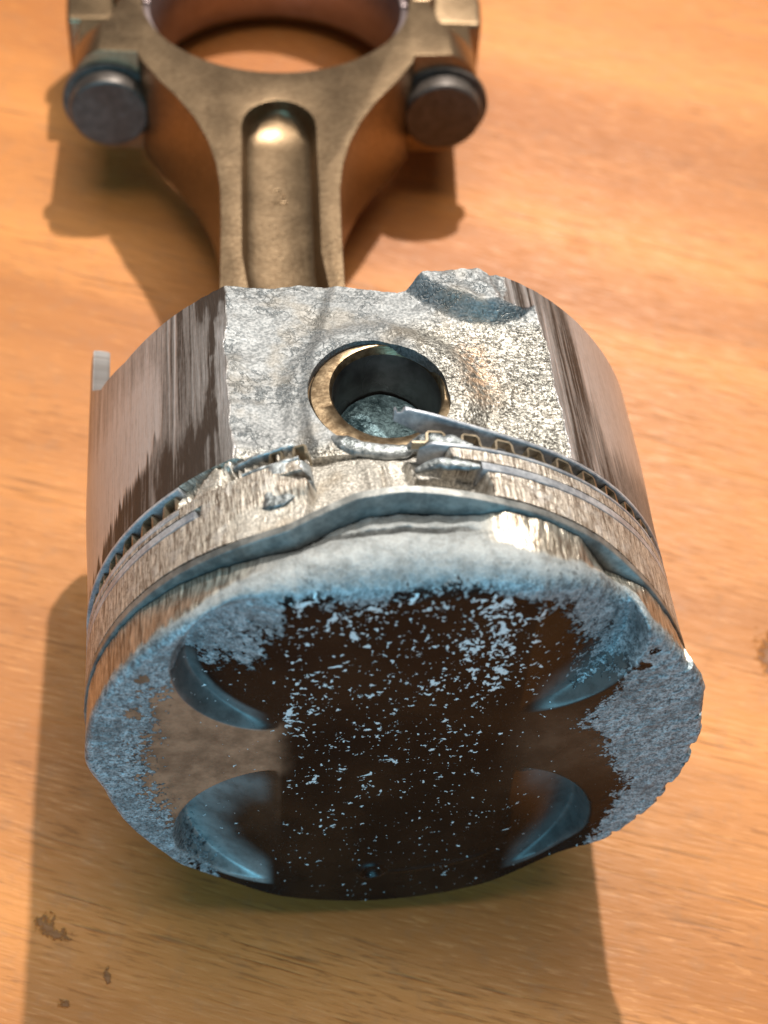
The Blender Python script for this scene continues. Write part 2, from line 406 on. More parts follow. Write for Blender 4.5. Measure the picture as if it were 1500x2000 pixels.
XV = ([25, 34, 45, 58], [-10.5, -11, -9, -5.5])
def r_skirt(y, want_flat=False):
    x = 37.5 * np.tan(np.clip(TR, -1.1, 1.1))
    lo = 36.6 + 0 * y
    dp = np.hypot(x - .2, y - 34.4)
    f = 0.7 * ss(16, 12.5, dp)
    f = f + 1.0 * ss(14.5, 10.5, dp) * ss(1, 5, x)
    f = f - 0.75 * ss(0.8, -1.6, x - itp(y, *XV)) * ss(-24, -16, x)
    yw = itp(x, [3.5, 5.5, 8, 11, 14, 18, 22, 25], [59, 56, 53.3, 51.0, 49.4, 49.2, 50.4, 53])
    f = f + (3.4 + 0.6 * fbm(x * .4, y * .4, 4.0)) * ss(-0.3, 2.6, y - yw) * ss(3.5, 5, x) * ss(27, 23, x) - 0.9 * np.exp(-((x - 18.5) / 1.6) ** 2) * ss(50, 53, y)
    f = f + 0.22 * fbm(x * .22, y * .22, 1.0, 3) + 0.05 * fbm(x * 1.5, y * 1.5, 2.0, 2) * (1 + ss(0, 8, x))
    f = f + .55 * fbm(y * .16, x * .05, 31., 3) * ss(14, 20, np.abs(x)) + .08 * vnoise(y * .9, 0 * x + 4.) * ss(16, 20, np.abs(x))
    den = np.maximum(CS + .044 * SN, .3)
    rf = (lo + f) / den
    top = np.abs(th) < 62
    rf = np.where(top, rf, 99)
    rb = np.where(np.abs(th) > 125, 36.6 / np.maximum(-CS, .3), 99)
    Rs = R + .75 * ss(24, 46, y) * ss(50, 85, np.abs(th))
    r = np.minimum(Rs, np.minimum(rf, rb))
    fl = np.where(top, ss(-0.12, 0.12, R - rf + 0.1 * vnoise(th * .7, y * .5)), 0.0)
    # bare triangle of skirt kept between cast face and oil groove on the left
    if want_flat: return r, fl
    return r

# right edge of the melted notch, left edge
def melt_mask(y):
    n = 1.6 * fbm(y * .55 + 0 * th, th * .05, 7.0)
    left = -16.6 + n
    right = itp(y, [10, 16.8, 17.4, 23], [15.5, 14.5, 9.0, 8.0]) + n * .7
    return ss(-.6, .6, th - left) * ss(.6, -.6, th - right)

def r_melt(y):
    rm = itp(y, [9, 12, 15, 19, 23], [41.2, 40.3, 39.4, 38.3, 37.0]) + 0 * th
    rm = rm + 0.20 * fbm(th * .5, y * .2, 5.0, 3)
    for t0, a, w in ((-1.6, .7, .55), (3.2, .9, .6), (-5.0, .4, .9)):
        rm = rm + a * np.exp(-((th - t0 - .12 * (15 - y)) / w) ** 2) * ss(22, 19, y)
    rm = rm - 0.8 * ss(-3.5, -2.5, th) * ss(2.6, 2.0, th) * ss(21, 19, y)
    return rm

def r_belt(y):
    r = R - 0.03 + 0.025 * fbm(th * 1.6, y * .12, 3.0, 3)
    # softened, half melted land left of the notch
    r = r - 0.9 * ss(-33, -18, th) * ss(15.5, 12, y) * ss(20, -10, th)
    r = r - 0.12 * ss(.1, .4, fbm(th * .3, y * .6, 11.)) * ss(50, 20, np.abs(th))
    mm = melt_mask(y)
    rm = np.minimum(r, r_melt(y))
    r = r * (1 - mm) + rm * mm
    cav = 1 - np.hypot((th - 8.2) / 6.6, (y - 14.4) / 2.9)
    r = r - 3.4 * ss(0, .35, cav)
    return r

def groove_floor(y):
    fill = ss(-47, -42, th) * ss(-16, -20, th)
    fill = fill * np.clip(.66 + .6 * fbm(th * .8, y * .35, 9., 3) + .6 * np.exp(-((th + 34.5 - (y - 21) * 1.4) / 2.8) ** 2), 0, 1)
    r = R - 3.6 * (1 - .94 * fill)
    mm = melt_mask(y)
    return r * (1 - mm) + np.minimum(r, r_melt(y)) * mm

LE = itp(37.5 * np.tan(np.clip(TR, -1.1, 1.1)), [-60, -20.3, -15.3, -10.8, -6.3, -2.6, 1.2, 4, 6, 8, 14.6, 16.6, 18, 60],
         [57, 57.2, 57.4, 58.3, 57.7, 57.0, 56.3, 56.0, 56.6, 57.3, 57.5, 56.4, 57, 57])
LE = LE + 0.18 * fbm(th * .8, 0 * th, 1.) * (np.abs(th) < 40)
LE = np.where((th < -58) & (th > -78), itp(th, [-78, -70, -58], [65.0, 59.3, 57.0]), LE)
LE = np.where((th <= -78) & (th > -104), 74.3 + .15 * vnoise(th * .8, 0 * th), LE)

rows = []       # (Y, Rad, part, attrs dict)
Z0 = np.zeros(NC)
def row(y, r, part, **a): rows.append((y + Z0, r + Z0, part, a))

rLE = r_skirt(LE)
for rr in (3.0, 18, 33): row(13.0, rr, 0)
for t in np.linspace(0, 1, 12):
    y = 13 + t * (LE - 13)
    row(y, np.minimum(rLE, r_skirt(np.minimum(y, 57))) - 2.7, 0, dark=Z0 + .6)
row(LE + 0.25, rLE - 2.2, 0, dark=Z0 + .45)
row(LE + 0.28, rLE - 1.0, 0, dark=Z0 + .45)
row(LE + 0.18, rLE - 0.3, 0, dark=Z0 + .5)
NS1 = 130
for t in np.linspace(0, 1, NS1):
    y = LE + t * (22.9 - LE)
    r, fl = r_skirt(y, True)
    tri = ss(28.5, 24, y) * ss(-16, -19, th) * ss(-40, -30, th)         # skirt skin left of the cast face
    n1 = fbm(th * 1.1, y * .045, 21., 4); n2 = fbm(th * 2.6, y * .10, 22., 3); rag = fbm(th * .55, y * .30, 23., 4)
    dk = np.full(NC, .5)
    # left: silver patch with a ragged lower edge, grey scored band, black torn line
    ylow = itp(th, [-90, -70, -66, -62, -58, -54, -50, -46, -44], [24, 24, 25.5, 27.5, 29.2, 30, 31.8, 37, 60])
    patch = ss(-1.0, 1.2, y - ylow - 3.0 * n2 - 2.0 * n1) * ss(-45.0, -47.0, th - 1.2 * n1)
    band = .52 + .55 * n1 + .35 * n2
    low = ss(35, 28, y + 5 * n2) * ss(-27, -36, th) * ss(-84, -66, th)
    band = band + .45 * low
    xb = itp(y, [23, 27, 31, 37, 48, 57], [-40, -37.4, -34.6, -33.6, -33.0, -32.0]) + 1.3 * rag
    band = band + .6 * np.exp(-((th - xb) / (1.0 + .7 * rag)) ** 2) + .4 * ss(51, 56, y + 3 * rag) * ss(-40, -34, th)
    scr = .55 * np.exp(-((th + 42.2 - .02 * (y - 40)) / .28) ** 2) * ss(24, 30, y)
    left = band * (1 - patch) + patch * (.08 + .30 * n1 * ss(40, 52, y) + .25 * ss(44, 54, y) + .12 * n2) - scr
    # right: scored strip beside the cast face, then smooth grey
    rs = .62 + .9 * n1 + .4 * n2
    smooth = .16 + .1 * n1 + .5 * ss(34, 26, y + 4 * n2 - .25 * (th - 50)) 
    q = ss(44.5, 47.5, th + .12 * (y - 40) + 2.2 * n1)
    right = rs * (1 - q) + smooth * q
    dk = np.where(th < 0, left, right)
    dk = np.where((y > 58.6) & (th < -79), .5, dk)
    px = Z0
    tn = np.exp(-((37.5 * np.tan(np.clip(TR, -1.1, 1.1)) - 14) / 2.6) ** 2) * ss(30, 36, y) * ss(48, 42, y) * .6
    row(y, r, 0, flat=np.clip(fl * (1 - tri * ss(.3, 0, R - r)), 0, 1), dark=np.clip(dk, 0, 1), tan=tn)
gf = groove_floor(22.9 + Z0)
mmf = lambda y: melt_mask(y + Z0)
for y in np.linspace(22.9, 19.0, 16):
    row(y, np.minimum(groove_floor(y + Z0), r_skirt(np.full(NC, 22.9)) if y > 22.0 else 99), 1, flat=np.maximum(mmf(y), ss(-47, -42, th) * ss(-16, -20, th) * .7))
for y in np.linspace(19.0, 17.25, 8): row(y, r_belt(y + Z0), 1, flat=mmf(y))
for y in np.linspace(17.25, 15.55, 8):
    mm = mmf(y); side = (1 - mm) * (1 - ss(-40, -36, th) * ss(-14, -22, th)) * (1 - ss(13, 15, th) * ss(32, 20, th) * .8)
    row(y, r_belt(y + Z0) - 2.4 * side, 1, flat=mm)
yb = yr + 1.6
for t in np.linspace(0, 1, 26):
    y = 15.55 + t * (yb - 15.55)
    row(y, r_belt(y), 1, flat=np.clip(melt_mask(y) + ss(-33, -24, th) * ss(14, 12, y) * ss(0, -8, th) * .8, 0, 1))
hol = lambda y: 1.7 * np.exp(-((th + 1) / 13) ** 4) * np.exp(-np.abs((y - 7.4 + .3 * vnoise(th * .3, 0 * th)) / .42) ** 2.5)
rB = R - e1
e_rim = itp(th, [-180, -90, -66, -44, -30, -15, 0, 12, 22, 40, 60, 180], [.2, .2, .3, .7, 1.5, 2.6, 3.0, 2.4, 1.0, .6, .2, .2])
def r_land(y):
    k_ = ss(.15, .95, (y - rho) / np.maximum(yr - rho, .5))
    return R - (e_rim + (e1 - e_rim) * k_) - hol(y) + (0.06 + .14 * ss(60, 40, np.abs(th))) * fbm(th * .35, y * .35, 6., 3)
rg1 = np.minimum(r_land(yr - .2) - .4, 39.0)
row(yb, rg1, 1); row(yr - .2, rg1, 2)
def crown_pt(rad):
    x, z = rad * SN, rad * CS
    return x, z
rim_r = R - e_rim - rho + add * .6
hx, hz = crown_pt(np.minimum(rim_r + rho * .6, 42.5)); h_rim = crown_h(hx, hz)
y_f = np.minimum(rho + h_rim, yr - .8)
la = ss(-84, -74, th) * ss(-22, -36, th) + ss(13, 18, th) * ss(84, 76, th)
for t in np.linspace(0, 1, 22):
    y = (yr - .2) + t * (y_f - (yr - .2))
    row(y, r_land(y) + add * t, 2, land=np.clip(la * ss(-.3, .8, y - y_f + .5 * vnoise(th * .9, 0 * th)), 0, 1), alu=Z0 + ss(150, 110, np.abs(th)), fleck=Z0)
rend = r_land(y_f) + add
for a in np.linspace(0, math.pi / 2, 20)[1:]:
    rad = rend - rho * (1 - math.cos(a))
    y0 = y_f - rho * math.sin(a)
    x, z = crown_pt(rad)
    s = math.sin(a)
    row(np.where(True, (1 - s) * y_f + s * (crown_h(x, z)), 0), rad, 2)
rc0 = rend - rho
for t in np.linspace(0, 1, 210)[1:]:
    rad = rc0 * (1 - t) + 0.02 * t
    x, z = crown_pt(rad)
    row(crown_h(x, z), rad, 2)

NR = len(rows)
Yv = np.stack([r[0] for r in rows]); Rv = np.stack([r[1] for r in rows]); part = np.array([r[2] for r in rows])
def attr_arr(k): return np.stack([np.broadcast_to(r[3].get(k, 0.0), NC) for r in rows])
Xv = Rv * SN; Zv = Rv * CS
A = {k: attr_arr(k).copy() for k in ('flat', 'dark', 'polish', 'land', 'alu', 'fleck', 'bare', 'film_reflect', 'grit', 'tan', 'pit', 'slick')}
# crown masks
A['grit'] = ss(52, 47, Yv) * np.clip(ss(0, 9, Xv + 3 * vnoise(Xv * .3, Yv * .3)) + .9 * ss(26, 23, Yv) + .55 * ss(-20, -22, -np.abs(Xv + 8)) * ss(.1, .5, fbm(Xv * .12, Yv * .12, 5.)), 0, 1)
cr = part == 2
phi = np.degrees(np.arctan2(Xv, Zv))
rbnd = itp(phi, [-180, -151, -140, -125, -106, -86, -72, -61, -53, -39, -28, -24, -19, -11, 0, 10, 20, 29, 39, 50, 58, 66, 74, 80, 85, 97, 109, 118, 130, 138, 180],
           [48, 47, 40, 36, 34, 34, 34.5, 35.5, 34, 34.5, 33, 36.5, 35.3, 34.4, 35.2, 36.5, 37.5, 37.5, 36, 36, 35, 32.5, 27, 26, 29.5, 31.5, 36.5, 37.5, 41.5, 48, 48])
w = itp(phi, [-180, -110, -60, -40, 0, 40, 90, 180], [3.5, 8.0, 6.5, 5.0, 3.2, 5.0, 5.0, 3])
alu = ss(-w, w, Rv - rbnd + 2.6 * fbm(Xv * .22, Zv * .22, 4., 3) * ss(33, 37, Rv))
island = cr[:, None] & (Rv > 0)
A['alu'] = np.where(cr[:, None], np.maximum(alu, np.where(Yv > 1.2 + crown_h(Xv, Zv), A['alu'], 0)), 0)
# pockets: flake cover in the upper ones, bare satin metal in the lower ones
def disc(cx, cz, r, soft=3): return ss(0, soft, r - np.hypot(Xv - cx, Zv - cz))
A['alu'] = np.maximum(A['alu'], (.72 + .3 * fbm(Xv * .4, Zv * .4, 9.)) * ss(-15, -18, Xv) * disc(-25, 27, 12, 7))
wallLU = disc(-15.2, 22.0, 15.2, .3) * (1 - disc(-15.2, 22, 12.2, 1)) * ss(24, 20, Zv) * ss(-17, -21, Xv)
A['alu'] = A['alu'] * (1 - .95 * wallLU)
A['bare'] = np.where(cr[:, None], np.clip(.38 * wallLU + .9 * disc(-14.5, -19.2, 17.2, .4) * ss(10.5, 1.0, 17.2 - np.hypot(Xv + 14.5, Zv + 19.2) + 1.5 * fbm(Xv * .3, Zv * .3, 6.)) * ss(-16.4, -19, Xv) * ss(-3, -12, Zv)
                     + .32 * disc(17, 24.2, 15.6, .4) * ss(8, 1, 15.6 - np.hypot(Xv - 17, Zv - 24.2)) * ss(18, 22, Xv) * ss(30, 18, Zv) + .22 * disc(15.6, -20.2, 15.6, .4) * ss(9, 1, 15.6 - np.hypot(Xv - 15.6, Zv + 20.2)) * ss(18.5, 22, Xv), 0, 1), 0)
A['alu'] = A['alu'] + cr[:, None] * .50 * disc(17, 24.2, 15.6, 2) * ss(20, 25, Xv) * (1 - A['alu'])
A['film_reflect'] = np.where(cr[:, None], np.clip(ss(-13.5, -19, Xv + 1.5 * fbm(Xv * .3, Zv * .3, 2.)) * ss(0, -.1, pocket_depth(Xv, Zv) - .12) * ss(-24, -10, Zv) * (1 - ss(-18, -16, Xv) * ss(5.0, 7.5, np.abs(Zv - 2.5))) * .95 + .12 * ss(-15.4, -16, Xv) * ss(-30, -5, Zv) * ss(12, 0, Zv)
                     + .22 * ss(14, 22, Xv) * np.exp(-(Zv / 9) ** 2), 0, 1), 0)
A['fleck'] = np.where(cr[:, None], np.clip(itp(Zv, [-43, -30, -15, 0, 12, 22, 32], [.30, .36, .45, .58, .76, .92, 1.0]) * (.25 + .75 * ss(-16.5, -14.5, Xv)) * ss(28, 10, Xv) + .12, 0, 1.1), 0)
A['pit'] = np.where(cr[:, None], np.clip(.25 + .75 * ss(.97, .55, A['alu']) + .4 * ss(.1, .5, fbm(Xv * .16, Zv * .16, 3.)), 0, 1) * ss(4.5, 2.0, Yv - crown_h(Xv, Zv)), 0)
A['slick'] = np.where(cr[:, None], ss(.0, 1.6, Yv - crown_h(Xv, Zv)) * ss(60, 40, np.abs(phi)), 0)
# relief of the frozen metal
al = A['alu']
Yv = Yv - np.where(cr[:, None], al * (0.10 + 0.16 * fbm(Xv * .9, Zv * .9, Yv * .9, 3)) * (Rv < 44) * ss(6.0, 3.0, Yv - crown_h(Xv, Zv)) * (Rv > 5), 0)
spot = lambda cx, cz, r: np.exp(-(np.hypot(Xv - cx, Zv - cz) / r) ** 2)
for (cx, cz, r) in ((-13.0, 34.6, 1.2), (-15.0, 35.4, .7), (-33.8, 20.5, 1.1), (-35.8, 13.0, 1.2), (33.8, 22.0, 1.1), (33.0, 19.0, 1.0)):
    s = spot(cx, cz, r) * cr[:, None] * (Yv < 1.0)
    A['alu'] = A['alu'] * (1 - .75 * s); Yv = Yv + .08 * s

Vall = np.stack([Xv, Yv, Zv], -1).reshape(-1, 3)
UV = np.stack([np.broadcast_to(th * math.pi / 180 * R, (NR, NC)), Yv], -1).reshape(-1, 2)

idx = np.arange(NR * NC).reshape(NR, NC)
nxt = np.roll(idx, -1, axis=1)
Q = np.stack([idx[:-1], idx[1:], nxt[1:], nxt[:-1]], -1)         # (NR-1, NC, 4)
fpart = np.repeat(part[1:, None], NC, 1)

# pin bore through the skirt: open the faces inside an outline, then pull the edge on to it
PC = (0.2, 34.4)
ax = Vall[:, 0] - PC[0]; ay = Vall[:, 1] - PC[1]
al_ = np.degrees(np.arctan2(ay, ax)); dd = np.hypot(ax, ay)
hole_r = itp(al_, [-180, -75, -55, -35, 0, 40, 70, 90, 110, 180], [10.85, 10.85, 10.2, 9.4, 8.6, 8.5, 9.2, 10.3, 10.85, 10.85])
hole_r = hole_r + .12 * vnoise(al_ * .05, 0 * al_) * ((al_ > -60) & (al_ < 80))
rowid = np.repeat(np.arange(NR), NC)
inner = (rowid >= 3) & (rowid < 18) & (Vall[:, 2] > 25) & (dd < 11.2)
outer = (rowid >= 18) & (rowid < 18 + NS1) & (Vall[:, 2] > 30)
ins = (dd < hole_r) & outer
Qf = Q.reshape(-1, 4); fp = fpart.reshape(-1)
nin = ins[Qf].sum(1)
keep = (nin < 3) & (inner[Qf].sum(1) == 0)
Qk = Qf[keep]; fpk = fp[keep]
# vertices still used that lie inside (or right at) the outline snap to it
cnt_all = np.bincount(Qf[nin >= 3].ravel(), minlength=len(Vall)) > 0
used = np.zeros(len(Vall), bool); used[Qk.ravel()] = True
edge = cnt_all & used & outer
sc_ = np.where(edge, hole_r / np.maximum(dd, 1e-3), 1.0)
Vall[:, 0] = np.where(edge, PC[0] + ax * sc_, Vall[:, 0]); Vall[:, 1] = np.where(edge, PC[1] + ay * sc_, Vall[:, 1])
# bore wall
ev = np.where(edge)[0]; ev = ev[np.argsort(al_[ev])]
nb = len(ev)
w1 = Vall[ev].copy(); w2 = Vall[ev].copy(); w2[:, 2] = np.minimum(w1[:, 2] - .5, 36.0)
rim_in = w1.copy(); rim_in[:, 2] -= .35
wall_v = np.concatenate([rim_in, w2])
off = len(Vall)
Vall2 = np.concatenate([Vall, wall_v])
ii = np.arange(nb); jj = (ii + 1) % nb
wf = np.concatenate([np.stack([ev[ii], ev[jj], off + jj, off + ii], -1), np.stack([off + ii, off + jj, off + nb + jj, off + nb + ii], -1)])
Qk = np.concatenate([Qk, wf]); fpk = np.concatenate([fpk, np.zeros(len(wf), int)])
attrs_all = {k: np.concatenate([a.reshape(-1), np.ones(2 * nb) * (1.0 if k == 'flat' else 0)]) for k, a in A.items()}
UV2 = np.concatenate([UV, np.zeros((2 * nb, 2))])

def part_mesh(name, pid, mat, keys, label):
    f = Qk[fpk == pid][:, ::-1]
    u, inv = np.unique(f.ravel(), return_inverse=True)
    return mesh_obj(name, Vall2[u], inv.reshape(-1, 4), mat, piston, BASE_P, True, 55, {k: attrs_all[k][u] for k in keys}, UV2[u], label)
part_mesh('skirt', 0, M_SKIRT, ('flat', 'dark', 'grit', 'tan'), 'streaked grey skirt with rough cast pin boss face')
part_mesh('ring_belt', 1, M_BELT, ('flat',), 'scored ring lands melted through below the pin')
part_mesh('crown', 2, M_CROWN, ('alu', 'fleck', 'bare', 'land', 'film_reflect', 'pit', 'slick'), 'blackened crown with four valve pockets and frozen aluminium along its edge')

# ---- rings
def sweep(name, ths, ys, r0, r1, t, mat, parent, dr=None, label=None, uneven=0.0):
    ths = np.asarray(ths, float); n = len(ths)
    ys = np.broadcast_to(ys, n); r0 = np.broadcast_to(r0, n); r1 = np.broadcast_to(r1, n); t = np.broadcast_to(t, n)
    c = .12
    V = []
    a = np.radians(ths); s, co = np.sin(a), np.cos(a)
    prof = [(0, 0, c, 0), (1, 0, -c, 0), (1, 0, 0, c), (1, 1, 0, -c), (1, 1, -c, 0), (0, 1, c, 0), (0, 1, 0, -c), (0, 0, 0, c)]
    for i, (pr, pt, cr_, ct) in enumerate(prof):
        rr = np.where(pr, r1, r0) + cr_; yy = ys + pt * t + ct
        if uneven: rr = rr + uneven * fbm(ths * .7, 0 * ths + i * .05, 2.); yy = yy + uneven * .7 * fbm(ths * .5, 0 * ths + i * .05, 6.)
        V.append(np.stack([rr * s, yy, rr * co], -1))
    V = np.stack(V, 1).reshape(-1, 3); k = len(prof)
    F = []
    for i in range(n - 1):
        for j in range(k):
            F.append((i*k + j, i*k + (j+1) % k, (i+1)*k + (j+1) % k, (i+1)*k + j))
    F.append(tuple(range(k))[::-1]); F.append(tuple((n-1)*k + j for j in range(k)))
    return mesh_obj(name, V, F, mat, parent, BASE_P, True, 35, None, None, label)

t1 = np.linspace(-172, 172, 700)
o_ = np.argsort(th)
yr1 = np.interp(t1, th[o_], yr[o_])
sweep('compression_ring', t1, yr1, 39.0, 43.06, 1.3, M_RING, piston, label='top compression ring bridging the melted gap', uneven=.05)
ta = np.linspace(-172, -38, 200)
sweep('compression_ring', ta, 15.7, 39.5, 42.98, 1.4, M_RAIL, piston, label='left run of the second compression ring')
tb = np.linspace(14.5, 172, 240)
sweep('compression_ring', tb, 15.75, 39.5, 42.98, 1.4, M_RAIL, piston, label='right run of the second compression ring')
# torn end of the second ring, left of the notch
tc = np.linspace(-25.5, -15.6, 24); q = (tc + 25.5) / 9.9
sweep('ring_fragment', tc, 12.6 + 2.9 * q ** .8 - 1.9 * np.sin(np.pi * q) + .2, 39.0, itp(q, [0, .2, .8, 1], [42.2, 42.9, 42.3, 41.0]), itp(q, [0, .4, .8, 1], [2.6, 2.9, 2.2, 1.0]), M_BEAD, piston, label='torn blue grey end of the second ring', uneven=.10)
tc = np.linspace(-24.5, -16.0, 24); q = (tc + 24.5) / 8.5
sweep('ring_fragment', tc, itp(q, [0, .3, 1], [18.6, 17.6, 17.3]), 39.0, itp(q, [0, .3, .9, 1], [42.6, 43.1, 42.4, 41.2]), itp(q, [0, .3, 1], [.5, 1.9, 2.0]), M_BEAD, piston, label='broken land piece under the oil ring end', uneven=.10)

def expander(t0, t1_, y0, y1, r0, r1, pitch, parent, name='expander', th_=.34):
    pts = []; t = t0
    d = .55
    while t < t1_:
        for a, b in ((0, 0), (.36 * pitch, 0), (.42 * pitch, .18), (.44 * pitch, .82), (.5 * pitch, 1), (.86 * pitch, 1), (.92 * pitch, .82), (.94 * pitch, .18)):
            pts.append((t + a, y0 + b * (y1 - y0)))
        t += pitch
    P = np.array(pts); arc = P[:, 0] * math.pi / 180 * 43
    tan = np.gradient(np.stack([arc, P[:, 1]], -1), axis=0); tan /= np.linalg.norm(tan, axis=1)[:, None] + 1e-9
    nrm = np.stack([-tan[:, 1], tan[:, 0]], -1)
    V = []; n = len(P)
    for sgn, rr in ((-1, r0), (-1, r1), (1, r1), (1, r0)):
        a = np.radians((arc + sgn * nrm[:, 0] * th_ / 2) / 43 * 180 / math.pi); y = P[:, 1] + sgn * nrm[:, 1] * th_ / 2
        V.append(np.stack([rr * np.sin(a), y, rr * np.cos(a)], -1))
    V = np.stack(V, 1).reshape(-1, 3)
    F = [(i*4 + j, i*4 + (j+1) % 4, (i+1)*4 + (j+1) % 4, (i+1)*4 + j) for i in range(n-1) for j in range(4)] + [(3, 2, 1, 0), tuple((n-1)*4 + j for j in range(4))]
    return mesh_obj(name, V, F, M_EXP, parent, BASE_P, False)

tr = np.concatenate([np.linspace(0.2, 30, 90), np.linspace(30.5, 172, 240)])
yt = itp(tr, [0.2, 2.9, 6, 11.8, 16, 21, 28, 172], [25.4, 25.2, 24.6, 23.3, 22.7, 22.25, 22.1, 22.1])
tip = itp(tr, [.2, .7, .8, 1.7, 1.9, 3.0, 3.6], [.95, .9, .4, .45, .95, .8, .62])
oil_r = sweep('oil_ring', tr, yt + .1, itp(tr, [.2, 3, 8, 20], [40.8, 39.8, 38.6, 38.6]), itp(tr, [.2, .5, .9, 1.6, 2.1, 3, 12], [42.7, 42.9, 42.3, 42.5, 43.0, 43.0, 43.05]), tip, M_RAIL, piston, label='right oil ring with its bent upper rail end standing over the pin')
tr2 = np.concatenate([np.linspace(4.0, 30, 60), np.linspace(31, 172, 220)])
sweep('rail', tr2, itp(tr2, [4, 9, 15, 172], [19.6, 19.3, 19.15, 19.1]), 38.8, itp(tr2, [4, 6, 12], [41.8, 42.8, 43.03]), .6, M_RAIL, oil_r)
expander(2.6, 100, 19.95, 21.9, 41.5, 42.75, 6.4, oil_r)
tl = np.linspace(-172, -41.5, 240)
oil_l = sweep('oil_ring', tl, 22.15, 38.8, 43.1, .62, M_RAIL, piston, label='left oil ring run in its groove')
sweep('rail', tl, 17.9, 38.8, 43.02, .95, M_RAIL, oil_l)
expander(-100, -44, 19.2, 22.0, 41.0, 42.5, 6.4, oil_l)
tl2 = np.linspace(-30, -17.4, 40)
oil_m = sweep('oil_ring', tl2, itp(tl2, [-30, -17.4], [21.55, 21.75]), 38.6, itp(tl2, [-30, -26, -18.5, -17.4], [42.4, 42.95, 43.0, 42.2]), .6, M_BEAD, piston, label='short broken oil ring end clogged with aluminium', uneven=.15)
sweep('rail', tl2[6:], itp(tl2[6:], [-30, -17.4], [19.3, 19.2]), 38.6, 42.9, .55, M_BEAD, oil_m, uneven=.15)
expander(-24.5, -18.5, 19.8, 21.6, 40.0, 42.7, 4.4, oil_m)

# ---- pin
def lathe_loop(name, loops, mat, parent, close=False, base=BASE_P, sharp=40):
    n = len(loops[0]); V = np.concatenate(loops); F = []
    for i in range(len(loops) - 1):
        for j in range(n):
            F.append((i*n + j, i*n + (j+1) % n, (i+1)*n + (j+1) % n, (i+1)*n + j))
    if close: F.append(tuple((len(loops)-1)*n + j for j in range(n)))
    return mesh_obj(name, V, F, mat, parent, base, True, sharp)
a = np.linspace(0, 2 * math.pi, 128, endpoint=False)
def ell(cx, cy, rx, ry, z): return np.stack([cx + rx * np.cos(a), cy + ry * np.sin(a), np.full_like(a, z)], -1)
zp = 36.9
pin = lathe_loop('wrist_pin', [ell(.2, 34.4, 10.6, 10.6, -35), ell(.2, 34.4, 10.6, 10.6, zp - .5), ell(.2, 34.4, 10.35, 10.35, zp - .05), ell(.25, 34.5, 9.9, 9.95, zp),
      ell(.4, 35.3, 8.0, 9.0, zp - .1), ell(.4, 35.4, 7.75, 8.8, zp - .35), ell(.4, 35.3, 7.6, 8.5, zp - 1.2)], M_PIN, piston)
pin['label'] = 'tan steel wrist pin end with a worn rim'
lathe_loop('bore', [ell(.4, 35.3, 7.6, 8.5, zp - 1.2), ell(.4, 35.0, 7.5, 8.1, zp - 4), ell(.3, 34.6, 7.4, 7.6, zp - 9), ell(.2, 34.4, 7.4, 7.4, zp - 30)], M_PININ, pin)
# frozen debris plugging the pin
g = np.linspace(0, 1, 28); V = []
for q in g:
    rr = 7.45 * q; x = .3 + rr * np.cos(a); y = 34.6 + rr * np.sin(a)
    z = zp - 12.5 + .55 * fbm(x * .35, y * .35, 3., 4) + .5 * (y - 34.6) + 1.2 * q ** 6
    V.append(np.stack([x, y, z], -1))
lathe_loop('debris', V[::-1], M_DEB, pin, sharp=0)

# ---- beads of frozen metal
def bead(name, pts, rad, label=None, mat=None, seed=0., squash=.75):
    P = np.asarray(pts, float); n = 60
    t = np.linspace(0, 1, len(P)); tt = np.linspace(0, 1, n)
    # Catmull style smoothing through dense interpolation
    C = np.stack([np.interp(tt, t, P[:, k]) for k in range(3)], -1)
    for _ in range(6): C[1:-1] = (C[:-2] + 2 * C[1:-1] + C[2:]) / 4
    rr = np.interp(tt, np.linspace(0, 1, len(rad)), rad) * (1 + .22 * fbm(tt * 9, 0 * tt + seed))
    tan = np.gradient(C, axis=0); tan /= np.linalg.norm(tan, axis=1)[:, None]
    up = np.array([0, 0, 1.]); s = np.cross(tan, up); s /= np.linalg.norm(s, axis=1)[:, None]; u = np.cross(s, tan)
    b = np.linspace(0, 2 * math.pi, 20, endpoint=False); loops = []
    for i in range(n):
        e = rr[i] * (1 + .1 * vnoise(np.cos(b) * 1.5 + seed, np.sin(b) * 1.5, tt[i] * 8))
        loops.append(C[i] + np.outer(e * np.cos(b), s[i]) + np.outer(e * np.sin(b) * squash, u[i]))
    V = np.concatenate(loops); k = 20
    F = [(i*k + j, (i+1)*k + j, (i+1)*k + (j+1) % k, i*k + (j+1) % k) for i in range(n-1) for j in range(k)] + [tuple(range(k)), tuple((n-1)*k + j for j in range(k))[::-1]]
    return mesh_obj(name, V, F, mat or M_BEAD, piston, BASE_P, True, 0, None, None, label)
bead('molten_bead', [(-8.2, 26.8, 37.0), (-6.8, 25.1, 37.3), (-4.5, 23.9, 37.5), (-1.5, 23.0, 37.6), (1.5, 22.8, 37.8), (3.2, 23.4, 38.2)], (.35, 1.1, 1.45, 1.1, 1.3, 1.0, .5), 'shiny frozen bead along the lower rim of the pin bore', seed=1.)
bead('molten_bead', [(1.6, 21.3, 40.2), (4.0, 21.4, 41.2), (7.0, 20.6, 41.6), (10.0, 20.0, 41.5)], (.5, 1.25, 1.35, 1.0, .3), 'blue grey lump at the end of the lower oil rail', seed=4.)
bead('molten_bead', [(2.2, 17.0, 40.2), (5.0, 17.3, 41.3), (8.0, 16.6, 41.6), (10.5, 16.2, 41.6)], (.4, .9, .9, .8, .3), 'bright lip over the burnt cavity', seed=7.)

